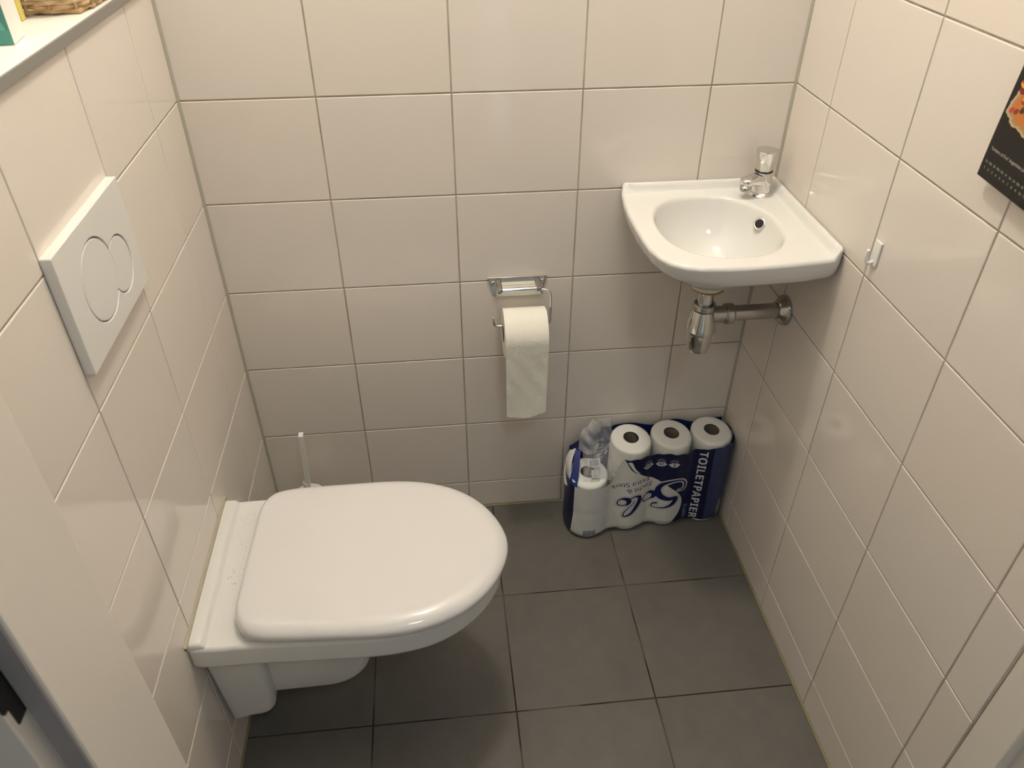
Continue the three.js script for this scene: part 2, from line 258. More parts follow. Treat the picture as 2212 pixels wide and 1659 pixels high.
// ------------------------------------------------------------------ flush plate
{
  const zc = 0.523, yc = 1.037, t = thing('flush_plate', 'white dual flush plate with two round buttons on the tiled cistern wall', 'flush plate', [0, yc, zc]); t.rotation.y = Math.PI / 2;
  const c1 = [-0.0225, -0.0005, 0.0535], c2 = [0.0515, -0.0165, 0.0385];
  const inside = (p, c, e) => Math.hypot(p[0] - c[0], p[1] - c[1]) < c[2] + e;
  function arc(c, e, other, oe) { // points of circle c outside the other circle, in order
    const pts = []; const n = 240; for (let i = 0; i < n; i++) { const a = i / n * 2 * Math.PI; pts.push([c[0] + (c[2] + e) * Math.cos(a), c[1] + (c[2] + e) * Math.sin(a)]); }
    let s = pts.findIndex((p, i) => !inside(p, other, oe) && inside(pts[(i + n - 1) % n], other, oe)); const out = []; for (let i = 0; i < n; i++) { const p = pts[(s + i) % n]; if (inside(p, other, oe)) break; out.push(p); } return out;
  }
  const toV = l => l.map(p => new THREE.Vector2(p[0], p[1]));
  const W = 0.123, H = 0.082, s = new THREE.Shape(), r = 0.0025;
  s.moveTo(-W + r, -H); s.lineTo(W - r, -H); s.quadraticCurveTo(W, -H, W, -H + r); s.lineTo(W, H - r); s.quadraticCurveTo(W, H, W - r, H); s.lineTo(-W + r, H); s.quadraticCurveTo(-W, H, -W, H - r); s.lineTo(-W, -H + r); s.quadraticCurveTo(-W, -H, -W + r, -H);
  s.holes.push(new THREE.Path(toV([...arc(c1, 0.0021, c2, 0.0021), ...arc(c2, 0.0021, c1, 0.0021)])));
  const ext = (sh, d, b) => new THREE.ExtrudeGeometry(sh, { depth: d, bevelEnabled: true, bevelThickness: b, bevelSize: b, bevelOffset: -b, bevelSegments: 3, curveSegments: 48 });
  part('plate', ext(s, 0.0115, 0.0012).translate(0, 0, 0.0008), M.plate, t);
  part('backing', rbox(-0.11, 0.11, -0.07, 0.07, 0.0005, 0.006, 0.001), M.plate, t);
  const big = new THREE.Shape(toV(Array.from({ length: 96 }, (_, i) => [c1[0] + c1[2] * Math.cos(i / 48 * Math.PI), c1[1] + c1[2] * Math.sin(i / 48 * Math.PI)])));
  part('button', ext(big, 0.0105, 0.0011).translate(0, 0, 0.0015), M.plate, t);
  const far = arc(c2, 0, c1, 0.001), a0 = Math.atan2(far[far.length - 1][1] - c1[1], far[far.length - 1][0] - c1[0]), a1 = Math.atan2(far[0][1] - c1[1], far[0][0] - c1[0]), near = [];
  for (let i = 1; i < 20; i++) { const a = a0 + (a1 - a0) * i / 20; near.push([c1[0] + (c1[2] + 0.001) * Math.cos(a), c1[1] + (c1[2] + 0.001) * Math.sin(a)]); }
  part('button', ext(new THREE.Shape(toV([...far, ...near])), 0.0105, 0.0009).translate(0, 0, 0.0015), M.plate, t);
}

// ------------------------------------------------------------------ toilet
{
  const zc = 0.511, t = thing('toilet', 'white wall-hung toilet with closed lid under the flush plate', 'toilet', [0, 0, zc]);
  const half = [[0, 0.1675], [0.012, 0.1705], [0.04, 0.1725], [0.1, 0.173], [0.2, 0.177], [0.28, 0.180], [0.345, 0.178], [0.405, 0.166], [0.455, 0.141], [0.495, 0.106], [0.522, 0.066], [0.534, 0.03], [0.537, 0]];
  const sideN = catmull(half, 60), outline = [...sideN.map(p => [p[0], p[1]]), ...sideN.slice(0, -1).reverse().map(p => [p[0], -p[1]])];
  // offset an outline inwards by d, keeping the wall side at x >= 0
  const inset = (ol, d, back = true) => ol.map((p, i) => { const a = ol[Math.max(0, i - 1)], b = ol[Math.min(ol.length - 1, i + 1)]; let nx = b[1] - a[1], nz = -(b[0] - a[0]); const l = Math.hypot(nx, nz) || 1; nx /= l; nz /= l; return [back ? Math.max(0, p[0] + nx * d) : p[0] + nx * d, p[1] + nz * d]; });
  const ringAt = (ol, d, y, dy = null) => inset(ol, d).map(p => V(p[0], dy ? dy(p, y) : y, p[1]));
  const R = 0.009, top = 0.4182, bot = 0.361, rings = [];
  const lowRing = (k, y) => inset(outline, 0.014).map(p => V(0.25 + (p[0] - 0.25) * k, y, p[1] * k)); rings.push(lowRing(0.5, bot - 0.012), lowRing(0.85, bot - 0.003), ringAt(outline, 0.014, bot), ringAt(outline, 0.006, bot + 0.0015), ringAt(outline, 0.0015, bot + 0.006), ringAt(outline, 0, bot + 0.013));
  for (let k = 0; k <= 6; k++) { const a = k / 6 * Math.PI / 2; rings.push(ringAt(outline, R * (1 - Math.cos(a)), top - R + R * Math.sin(a))); }
  const flatRing = (k, y) => inset(outline, R).map(p => V(0.25 + (p[0] - 0.25) * k, y, p[1] * k)); rings.push(flatRing(0.9, top), flatRing(0.6, top), flatRing(0.2, top));
  const slab = loft(rings, { cap0: true, cap1: true, flip: true });
  // raised ridge along the wall
  const prof = [[0.0, 0.40], [0.0, 0.4255], [0.002, 0.4278], [0.006, 0.4288], [0.016, 0.4286], [0.021, 0.4278], [0.0245, 0.4262], [0.0275, 0.4225], [0.030, 0.4198], [0.033, 0.4182], [0.038, 0.4174], [0.046, 0.417], [0.046, 0.40]];
  const ridge = []; for (const [z, f] of [[-0.1685, 0.0], [-0.168, 0.45], [-0.166, 0.75], [-0.162, 0.93], [-0.155, 1], [0, 1], [0.155, 1], [0.162, 0.93], [0.166, 0.75], [0.168, 0.45], [0.1685, 0]]) ridge.push(prof.map(p => V(p[0], 0.40 + (p[1] - 0.40) * (0.6 + 0.4 * f), z)));
  const ridgeG = loft(ridge, { cap0: true, cap1: true });
  const block = new THREE.Shape(); block.moveTo(0, 0.385); block.lineTo(0.0, 0.126); block.quadraticCurveTo(0, 0.120, 0.01, 0.119); block.lineTo(0.06, 0.124); block.quadraticCurveTo(0.087, 0.128, 0.09, 0.155); block.lineTo(0.098, 0.21); block.lineTo(0.11, 0.385);
  const bowl = new THREE.Shape(); bowl.moveTo(0.04, 0.385); bowl.lineTo(0.04, 0.178); bowl.lineTo(0.19, 0.182); bowl.bezierCurveTo(0.235, 0.184, 0.262, 0.215, 0.276, 0.25); bowl.bezierCurveTo(0.288, 0.285, 0.29, 0.31, 0.30, 0.385);
  const ex = (s, d, b) => { const g = new THREE.ExtrudeGeometry(s, { depth: 2 * (d - b), bevelEnabled: true, bevelThickness: b, bevelSize: b, bevelOffset: -b, bevelSegments: 6, curveSegments: 24 }); g.translate(0, 0, -(d - b)); return g; };
  const flare = (g, k) => { const p = g.attributes.position; for (let i = 0; i < p.count; i++) { const y = p.getY(i); p.setZ(i, p.getZ(i) * (1 + k * smooth(0.12, 0.37, y))); if (p.getX(i) < 0.0) p.setX(i, 0); } g.computeVertexNormals(); return toCreasedNormals(g, 0.6); };
  const blockG = flare(ex(block, 0.123, 0.017), 0.22), bowlG = flare(ex(bowl, 0.106, 0.014), 0.28);
  part('bowl', merge([slab, ridgeG, blockG, bowlG]), M.porcelain, t);
  // lid and seat share a D outline, turned a touch on their hinges
  const lidHalf = [[0.076, 0], [0.076, 0.07], [0.0775, 0.115], [0.0855, 0.142], [0.103, 0.1625], [0.13, 0.1715], [0.17, 0.175], [0.25, 0.178], [0.32, 0.1795], [0.375, 0.175], [0.42, 0.163], [0.46, 0.144], [0.494, 0.117], [0.521, 0.083], [0.5395, 0.045], [0.547, 0.018], [0.5485, 0]];
  const ls = catmull(lidHalf, 90), lo = [...ls, ...ls.slice(1, -1).reverse().map(p => [p[0], -p[1]])];
  const insetC = (ol, d) => ol.map((p, i) => { const n = ol.length, a = ol[(i + n - 1) % n], b = ol[(i + 1) % n]; let nx = b[1] - a[1], nz = -(b[0] - a[0]); const l = Math.hypot(nx, nz) || 1; const k = d * (1 - 0.66 * Math.pow(Math.max(0, nx / l), 1.3)); return [p[0] + nx / l * k, p[1] + nz / l * k]; });
  const sink = (ol, d, y) => insetC(ol, d).map(p => V(p[0], y, p[1]));
  const lr = []; const yb = 0.4285, yt = 0.4545;
  lr.push(sink(lo, 0.02, yb + 0.004), sink(lo, 0.006, yb + 0.003), sink(lo, 0.0035, yb), sink(lo, 0.0012, yb + 0.0012), sink(lo, 0.0002, yb + 0.004), sink(lo, 0, yb + 0.008));
  for (let k = 1; k <= 12; k++) { const a = k / 12 * Math.PI / 2; lr.push(sink(lo, 0.034 * (1 - Math.cos(a)) , yb + 0.008 + (yt - yb - 0.008) * Math.sin(a))); }
  const dome = (k, y) => insetC(lo, 0.034).map(p => V(0.3 + (p[0] - 0.3) * k, y, p[1] * k)); for (const [k, y] of [[0.94, 0.0005], [0.8, 0.0014], [0.6, 0.0023], [0.35, 0.003], [0.12, 0.0033]]) lr.push(dome(k, yt + y));
  const lidG = loft(lr, { cap0: true, cap1: true, flip: true });
  const swing = g => { g.translate(-0.08, 0, 0); g.rotateY(-0.03); g.translate(0.08, 0, 0.001); return g; };
  part('lid', swing(lidG), M.lid, t);
  const sr = [[0.010, 0.4186], [0.007, 0.419], [0.006, 0.4205], [0.009, 0.4305], [0.014, 0.4312]].map(([d, y]) => sink(lo, d, y));
  part('seat', swing(loft(sr, { cap0: true, cap1: true, flip: true })), M.lid, t);
  part('sealant_bead', merge([capped([[0.0005, 0.40, -0.166], [0.0005, 0.42, -0.164], [0.0005, 0.4285, -0.15], [0.0005, 0.4285, 0.15], [0.0005, 0.42, 0.163], [0.0005, 0.40, 0.166], [0.0005, 0.37, 0.164]], 0.0042, 60, 8)]), M.siliconeYellow, t);
  const specks = []; for (let i = 0; i < 46; i++) { const s = rr(0.0003, 0.00085), g = new THREE.SphereGeometry(s, 6, 4); g.scale(rr(0.7, 1.4), 0.25, rr(0.8, 2.2)); g.translate(rr(0.04, 0.066), 0.4184, -0.135 + Math.pow(rnd(), 1.3) * 0.2); specks.push(g); }
  const gr = part('grime_specks', merge(specks), M.grime, t); gr.userData.kind = 'stuff';
}

// ------------------------------------------------------------------ toilet brush behind the toilet
{
  const t = thing('toilet_brush', 'white plastic toilet brush standing between the toilet and back wall', 'toilet brush', [0.1, 0, 0.08]);
  part('holder', lathe([[0, 0.001], [0.042, 0.001], [0.044, 0.004], [0.04, 0.165], [0.0385, 0.168], [0.036, 0.166], [0.036, 0.02], [0, 0.02]]), M.whitePlastic, t);
  part('splash_cap', lathe([[0.001, 0.196], [0.0035, 0.214], [0.0075, 0.215], [0.0095, 0.211], [0.0095, 0.206], [0.0085, 0.198], [0.007, 0.19], [0.02, 0.174], [0.036, 0.169], [0.037, 0.1675], [0, 0.167]].reverse()), M.whitePlastic, t);
  const h = part('handle', rbox(-0.0055, 0.0055, 0.2, 0.3625, -0.0085, 0.0085, 0.0012), M.whitePlastic, t); h.rotation.z = -0.045; h.position.set(-0.006, 0, 0);
}

// ------------------------------------------------------------------ toilet roll holder on the back wall and its roll
{
  const t = thing('toilet_roll_holder', 'chrome toilet roll holder with wire arm screwed to the back wall', 'roll holder', [0.622, 0.683, 0]);
  const s = new THREE.Shape([[-0.066, 0.0235], [0.066, 0.0235], [0.056, -0.0245], [-0.054, -0.0245]].reverse().map(p => new THREE.Vector2(...p)));
  part('plate', new THREE.ExtrudeGeometry(s, { depth: 0.0028, bevelEnabled: true, bevelThickness: 0.0016, bevelSize: 0.002, bevelOffset: -0.002, bevelSegments: 3 }).translate(0, 0, 0.0005), M.chrome, t);
  for (const x of [-0.054, 0.055]) part('screw', merge([lathe([[0.0055, 0], [0.0052, 0.0016], [0.0035, 0.0024], [0.0018, 0.0024], [0.0012, 0.0012], [0, 0.0012]], 16).rotateX(Math.PI / 2).translate(x, 0.0085, 0.0042)]), M.chromeDull, t);
  for (const x of [-0.042, 0.043]) part('bracket', lathe([[0.0062, 0], [0.0062, 0.046], [0.0056, 0.0475], [0, 0.048]], 20).rotateX(Math.PI / 2).translate(x, 0.0135, 0.003), M.chromeDull, t);
  part('bar', new THREE.CylinderGeometry(0.0052, 0.0052, 0.083, 18).rotateZ(Math.PI / 2).translate(0.0005, 0.0115, 0.041), M.chrome, t);
  part('torn_sticker', rbox(-0.046, 0.048, -0.0238, -0.0088, 0.0047, 0.0066, 0.0006), std({ color: lin(0.84, 0.83, 0.74), roughness: 0.9 }), t);
  part('wire_arm', capped([[0.043, 0.0135, 0.048], [0.055, 0.0135, 0.05], [0.0635, 0.010, 0.052], [0.067, 0.001, 0.055], [0.0672, -0.03, 0.0585], [0.0668, -0.056, 0.06], [0.064, -0.064, 0.06], [0.055, -0.0665, 0.06], [0.0, -0.0665, 0.06], [-0.046, -0.0665, 0.06], [-0.0545, -0.0645, 0.06], [-0.0575, -0.058, 0.06], [-0.0582, -0.0455, 0.06]], 0.0026, 140, 10), M.chrome, t);
}
{
  const x0 = 0.585, x1 = 0.679, cy = 0.598, cz = 0.0605, r = 0.0552, t = thing('toilet_roll', 'toilet roll on the chrome wire arm with a long strip hanging down', 'toilet roll', [(x0 + x1) / 2, cy, cz]);
  const w = (x1 - x0) / 2, L = (pts, seg = 56) => lathe(pts, seg).rotateZ(-Math.PI / 2);
  part('paper_roll', L([[0.0215, -w], [r - 0.0012, -w], [r, -w + 0.001], [r, w - 0.001], [r - 0.0012, w], [0.0215, w]]), std({ color: lin(0.88, 0.86, 0.76), roughness: 1 }), t);
  part('core', L([[0.0215, w - 0.0005], [0.0215, -w + 0.0005], [0.0203, -w + 0.0005], [0.0203, w - 0.0005], [0.0215, w - 0.0005]]), M.core, t);
  const NU = 40, NV = 110, rows = [], endY = u => -cy + 0.4005 + 0.001 * Math.sin(u * 40) - 0.006 * Math.sin(u * Math.PI * 0.9) + 0.011 * smooth(0.5, 1, u);
  for (let j = 0; j <= NV; j++) {
    const row = []; for (let i = 0; i <= NU; i++) {
      const u = i / NU, x = -w + 2 * w * u, s = j / NV; let p;
      if (s < 0.3) { const a = s / 0.3 * Math.PI / 2; p = V(x, Math.cos(a) * (r + 0.0006), Math.sin(a) * (r + 0.0006)); }
      else { const q = (s - 0.3) / 0.7, y = q * endY(u); p = V(x + 0.004 * q * (0.6 - u), y, r + 0.0006 - 0.004 * Math.sin(q * 2.2) + 0.0013 * q * Math.sin(u * 5 + q * 4) + 0.00035 * smooth(0, 0.2, q) * Math.sin(u * 13 - q * 17)); }
      row.push(p);
    } rows.push(row);
  }
  const g = loft(rows, { closed: false, uv: (p, i, j) => [j / NU * 1.0, i / NV * 2.6] });
  part('hanging_strip', g, new THREE.MeshStandardMaterial({ color: lin(0.88, 0.86, 0.76), roughness: 1, bumpMap: paperBump, bumpScale: 0.001, side: THREE.DoubleSide }), t);
}

// ------------------------------------------------------------------ corner basin
{
  const t = thing('corner_basin', 'small white ceramic corner basin on the tiled walls under the chrome tap', 'sink', [0, 0, 0]);
  const bc = [0.982, 0.182];
  const X0 = 0.826, Z1 = 0.349;
  // plan outline of the rim, clockwise from the back left
  const ol = [[0.8385, 0.0012], [0.8335, 0.02], [0.828, 0.06], [0.825, 0.11], [0.825, 0.17], [0.8265, 0.22], [0.830, 0.262], [0.839, 0.295], [0.855, 0.322], [0.878, 0.339], [0.905, 0.347], [0.95, 0.3515], [1.0, 0.3515], [1.06, 0.348], [1.11, 0.3435], [1.145, 0.339], [1.157, 0.334], [1.1632, 0.324], [1.1636, 0.30], [1.1636, 0.2], [1.1636, 0.1], [1.1636, 0.0012], [1.1, 0.0012], [1.0, 0.0012], [0.9, 0.0012]];
  const hit = (a) => { const dx = Math.cos(a), dz = Math.sin(a); let best = 9; for (let i = 0; i < ol.length; i++) { const p = ol[i], q = ol[(i + 1) % ol.length], ex = q[0] - p[0], ez = q[1] - p[1], den = dx * ez - dz * ex; if (Math.abs(den) < 1e-9) continue; const wx = p[0] - bc[0], wz = p[1] - bc[1], s = (wx * ez - wz * ex) / den, u = (wx * dz - wz * dx) / den; if (s > 0 && u >= -1e-6 && u <= 1 + 1e-6 && s < best) best = s; } return best; };
  const angs = []; for (let i = 0; i < 180; i++) angs.push(i / 180 * 2 * Math.PI);
  for (const c of [[1.1636, 0.0012], [0.8385, 0.0012], [1.1632, 0.324]]) { const a = (Math.atan2(c[1] - bc[1], c[0] - bc[0]) + 2 * Math.PI) % (2 * Math.PI); let k = 0; angs.forEach((v, i) => { if (Math.abs(v - a) < Math.abs(angs[k] - a)) k = i; }); angs[k] = a; }
  const bowlR = a => { const c = Math.cos(a), s = Math.sin(a), ax = c > 0 ? 0.118 : 0.116, az = s > 0 ? 0.131 : 0.133, q = s < 0 && c > 0 ? 2.1 : 2.35; return Math.pow(Math.pow(Math.abs(c) / ax, q) + Math.pow(Math.abs(s) / az, q), -1 / q); };
  const RIM = 0.8965, lip = (x, z) => { const d = Math.min(z, RW - x); return 0.016 * (1 - smooth(0.0125, 0.022, d)); };
  const ring = fn => angs.map(a => { const [r, y] = fn(a); const x = bc[0] + Math.cos(a) * r, z = bc[1] + Math.sin(a) * r; return V(x, typeof y === 'function' ? y(x, z) : y, z); });
  const rings = [];
  const dep = 0.105; // inside of the bowl, from the drain outwards
  for (const f of [0.16, 0.3, 0.45, 0.6, 0.72, 0.82, 0.89, 0.94]) rings.push(ring(a => [bowlR(a) * f, RIM - 0.008 - dep * Math.pow(1 - Math.pow(f / 0.97, 3.0), 0.75) + 0.0]));
  rings.push(ring(a => [bowlR(a) * 0.972, RIM - 0.0085]), ring(a => [bowlR(a) * 0.99, RIM - 0.0035]), ring(a => [bowlR(a) * 1.012, RIM - 0.001]), ring(a => [bowlR(a) * 1.04, RIM]));
  const deck = f => ring(a => { const b = bowlR(a) * 1.04, o = hit(a); return [b + (o - b) * f, (x, z) => RIM + lip(x, z)]; });
  const deckAt = (f, d) => ring(a => { const b = bowlR(a) * 1.04, o = hit(a) - 0.0085, g = Math.max(0.001, o - b); return [b + g * Math.max(f, 1 - d / g), (x, z) => RIM + lip(x, z)]; });
  for (const [f, d] of [[0.12, 0.05], [0.24, 0.03], [0.36, 0.021], [0.48, 0.017], [0.58, 0.0135], [0.68, 0.0105], [0.78, 0.0075], [0.87, 0.0045], [0.95, 0.002]]) rings.push(deckAt(f, d));
  const edge = (d, dy) => ring(a => { const o = hit(a); const b = bowlR(a) * 1.04; return [Math.max(o - d, b + 0.001), (x, z) => RIM + lip(x, z) * 1 - dy]; });
  for (let k = 0; k <= 5; k++) { const q = k / 5 * Math.PI / 2; rings.push(edge(0.008 * (1 - Math.sin(q)), 0.008 * (1 - Math.cos(q)))); }
  const hitIn = (a, d) => { // outline pulled in under the rim; ends stay on their walls
    const q = ol.map(p => { const onB = p[1] < 0.002, onR = p[0] > 1.1634; if (onB) return p[0] < 0.84 ? [p[0] + d * 0.5, p[1]] : p; if (onR) return p; const k = 0.75 + 0.75 * smooth(0.16, 0.34, p[1]) * (1 - smooth(0.84, 0.96, p[0])), vx = bc[0] - p[0], vz = bc[1] - p[1], m = Math.hypot(vx, vz), e = p[0] > 1.13 ? [0, -1] : [vx / m, vz / m]; return [p[0] + e[0] * d * k, p[1] + e[1] * d * k]; });
    const dx = Math.cos(a), dz = Math.sin(a); let best = 9; for (let i = 0; i < q.length; i++) { const p = q[i], r = q[(i + 1) % q.length], ex = r[0] - p[0], ez = r[1] - p[1], den = dx * ez - dz * ex; if (Math.abs(den) < 1e-9) continue; const wx = p[0] - bc[0], wz = p[1] - bc[1], s = (wx * ez - wz * ex) / den, u = (wx * dz - wz * dx) / den; if (s > 0 && u >= -1e-6 && u <= 1 + 1e-6 && s < best) best = s; } return best; };
  const under = (d, y) => ring(a => [hitIn(a, d), y]);
  rings.push(under(0.002, 0.882), under(0.007, 0.867), under(0.014, 0.856), under(0.021, 0.850), under(0.03, 0.8465), under(0.042, 0.845));
  rings.push(ring(a => [Math.min(hitIn(a, 0.05), bowlR(a) * 0.98), 0.842]), ring(a => [bowlR(a) * 0.84, 0.824]), ring(a => [bowlR(a) * 0.6, 0.798]), ring(a => [0.040, 0.780]), ring(() => [0.035, 0.769]), ring(() => [0.033, 0.7645]), ring(() => [0.03, 0.7635]));
  part('basin', loft(rings, { cap0: true, cap1: true, flip: true }), M.porcelain, t);
  // overflow ring set in the sloping bowl wall beside the tap
  const og = new THREE.TorusGeometry(0.0105, 0.0028, 12, 32), oh = new THREE.CylinderGeometry(0.0086, 0.0086, 0.004, 24).rotateX(Math.PI / 2);
  const o = part('overflow_ring', og, M.chrome, t); o.position.set(1.0845, 0.8725, 0.1405); o.lookAt(bc[0], 0.945, bc[1] + 0.03); part('overflow_hole', oh, M.darkHole, o);
  const dr = part('drain', lathe([[0, 0.003], [0.012, 0.003], [0.016, 0.0045], [0.02, 0.004], [0.021, 0.002]].map(p => [p[0], p[1] + 0.7865]).reverse()), M.chrome, t); dr.position.set(bc[0], 0, bc[1]);
}
// ------------------------------------------------------------------ tap
{
  const t = thing('chrome_tap', 'chrome pillar tap with faceted knob standing on the corner basin', 'tap', [1.1135, 0.8966, 0.048]);
  part('base_flange', lathe([[0, 0.0065], [0.0195, 0.0065], [0.022, 0.0062], [0.0275, 0.0012], [0.0275, 0], [0, 0]].reverse()), M.chrome, t);
  const dir = V(-0.87, 0, 0.49), side = V(0.49, 0, 0.87);
  const body = lathe([[0.0205, 0.0062], [0.0202, 0.012], [0.019, 0.03], [0.0178, 0.045], [0.0172, 0.0465], [0, 0.0465]]);
  const rings = []; for (let k = 0; k <= 14; k++) {
    const q = k / 14, d = 0.006 + 0.052 * q, w = 0.0165 - 0.0035 * q, y1 = 0.0455 - 0.004 * q * q, y0 = 0.016 + 0.010 * smooth(0, 0.8, q), end = q > 0.86 ? Math.sqrt(Math.max(0.04, 1 - Math.pow((q - 0.86) / 0.145, 2))) : 1, cy = (y0 + y1) / 2, h = (y1 - y0) / 2 * (0.55 + 0.45 * end), row = [];
    for (let i = 0; i < 28; i++) { const a = i / 28 * 2 * Math.PI, c = Math.cos(a), s = Math.sin(a), e = 0.75, cx = Math.sign(c) * Math.pow(Math.abs(c), e) * w * (0.3 + 0.7 * end), sy = Math.sign(s) * Math.pow(Math.abs(s), e) * h; row.push(V(dir.x * d + side.x * cx, cy + sy, dir.z * d + side.z * cx)); } rings.push(row);
  }
  part('body', merge([body, loft(rings, { cap0: true, cap1: true })]), M.chrome, t);
  part('aerator', lathe([[0, 0.016], [0.0105, 0.016], [0.0115, 0.017], [0.0115, 0.028], [0, 0.028]]).translate(dir.x * 0.047, 0, dir.z * 0.047), M.chromeDull, t);
  part('seal_ring', lathe([[0.0155, 0.046], [0.0178, 0.0465], [0.0178, 0.049], [0.0155, 0.0495]]), M.black, t);
  const kr = []; for (const [y, r, f] of [[0.0488, 0.0160, 0.5], [0.0495, 0.0172, 0.6], [0.06, 0.018, 0.7], [0.072, 0.0196, 0.45], [0.083, 0.0214, 0.12], [0.0885, 0.0222, 0], [0.0895, 0.0218, 0], [0.0900, 0.0205, 0]]) { const row = []; for (let i = 0; i < 72; i++) { const a = i / 72 * 2 * Math.PI, n = 6, m = ((a % (2 * Math.PI / n)) - Math.PI / n), flat = Math.cos(Math.PI / n) / Math.cos(m); row.push(V(Math.cos(a + 0.35) * r * (1 - f + f * flat), y, Math.sin(a + 0.35) * r * (1 - f + f * flat))); } kr.push(row); }
  part('knob', toCreasedNormals(loft(kr, { cap0: true, cap1: true, flip: true }), 0.35), M.chrome, t);
}
// ------------------------------------------------------------------ bottle trap
{
  const t = thing('bottle_trap', 'chrome bottle trap with pipe into the wall below the corner basin', 'trap', [0.988, 0, 0.173]);
  part('washer', new THREE.TorusGeometry(0.0305, 0.0052, 12, 40).rotateX(Math.PI / 2).scale(1, 0.95, 1).translate(0, 0.7588, 0), M.washer, t);
  part('tailpipe', new THREE.CylinderGeometry(0.0158, 0.0158, 0.06, 32).translate(0, 0.7285, 0), M.chrome, t);
  part('collar', lathe([[0.0165, 0.7175], [0.0205, 0.7185], [0.0225, 0.7165], [0.0232, 0.707], [0.0225, 0.703], [0.0175, 0.703]].reverse()), M.chromeDull, t);
  part('bell', lathe([[0.021, 0.704], [0.0235, 0.6995], [0.0285, 0.676], [0.0318, 0.6585], [0.0318, 0.6535], [0.0295, 0.6515], [0.027, 0.6512]].reverse(), 48), M.chrome, t);
  part('cup', lathe([[0.0268, 0.652], [0.0270, 0.635], [0.0255, 0.6165], [0.0225, 0.6065], [0.016, 0.602], [0.0, 0.6005]].reverse(), 48), M.chrome, t);
  const ax = (g) => g.rotateZ(-Math.PI / 2);
  part('outlet', ax(lathe([[0.0175, 0.01], [0.0175, 0.042], [0.0215, 0.046], [0.0222, 0.05], [0.0222, 0.060], [0.0205, 0.0635], [0.0168, 0.0635]])).translate(0, 0.689, 0), M.chromeDull, t);
  part('pipe', ax(new THREE.CylinderGeometry(0.0164, 0.0164, 0.13, 36)).translate(0.112, 0.6895, 0), M.chromeDull, t);
  part('wall_flange', ax(lathe([[0.0166, 0.1575], [0.0195, 0.1565], [0.025, 0.163], [0.031, 0.1685], [0.0318, 0.1715], [0.0318, 0.1764]], 48)).translate(0, 0.6895, 0), M.chromeDull, t);
}

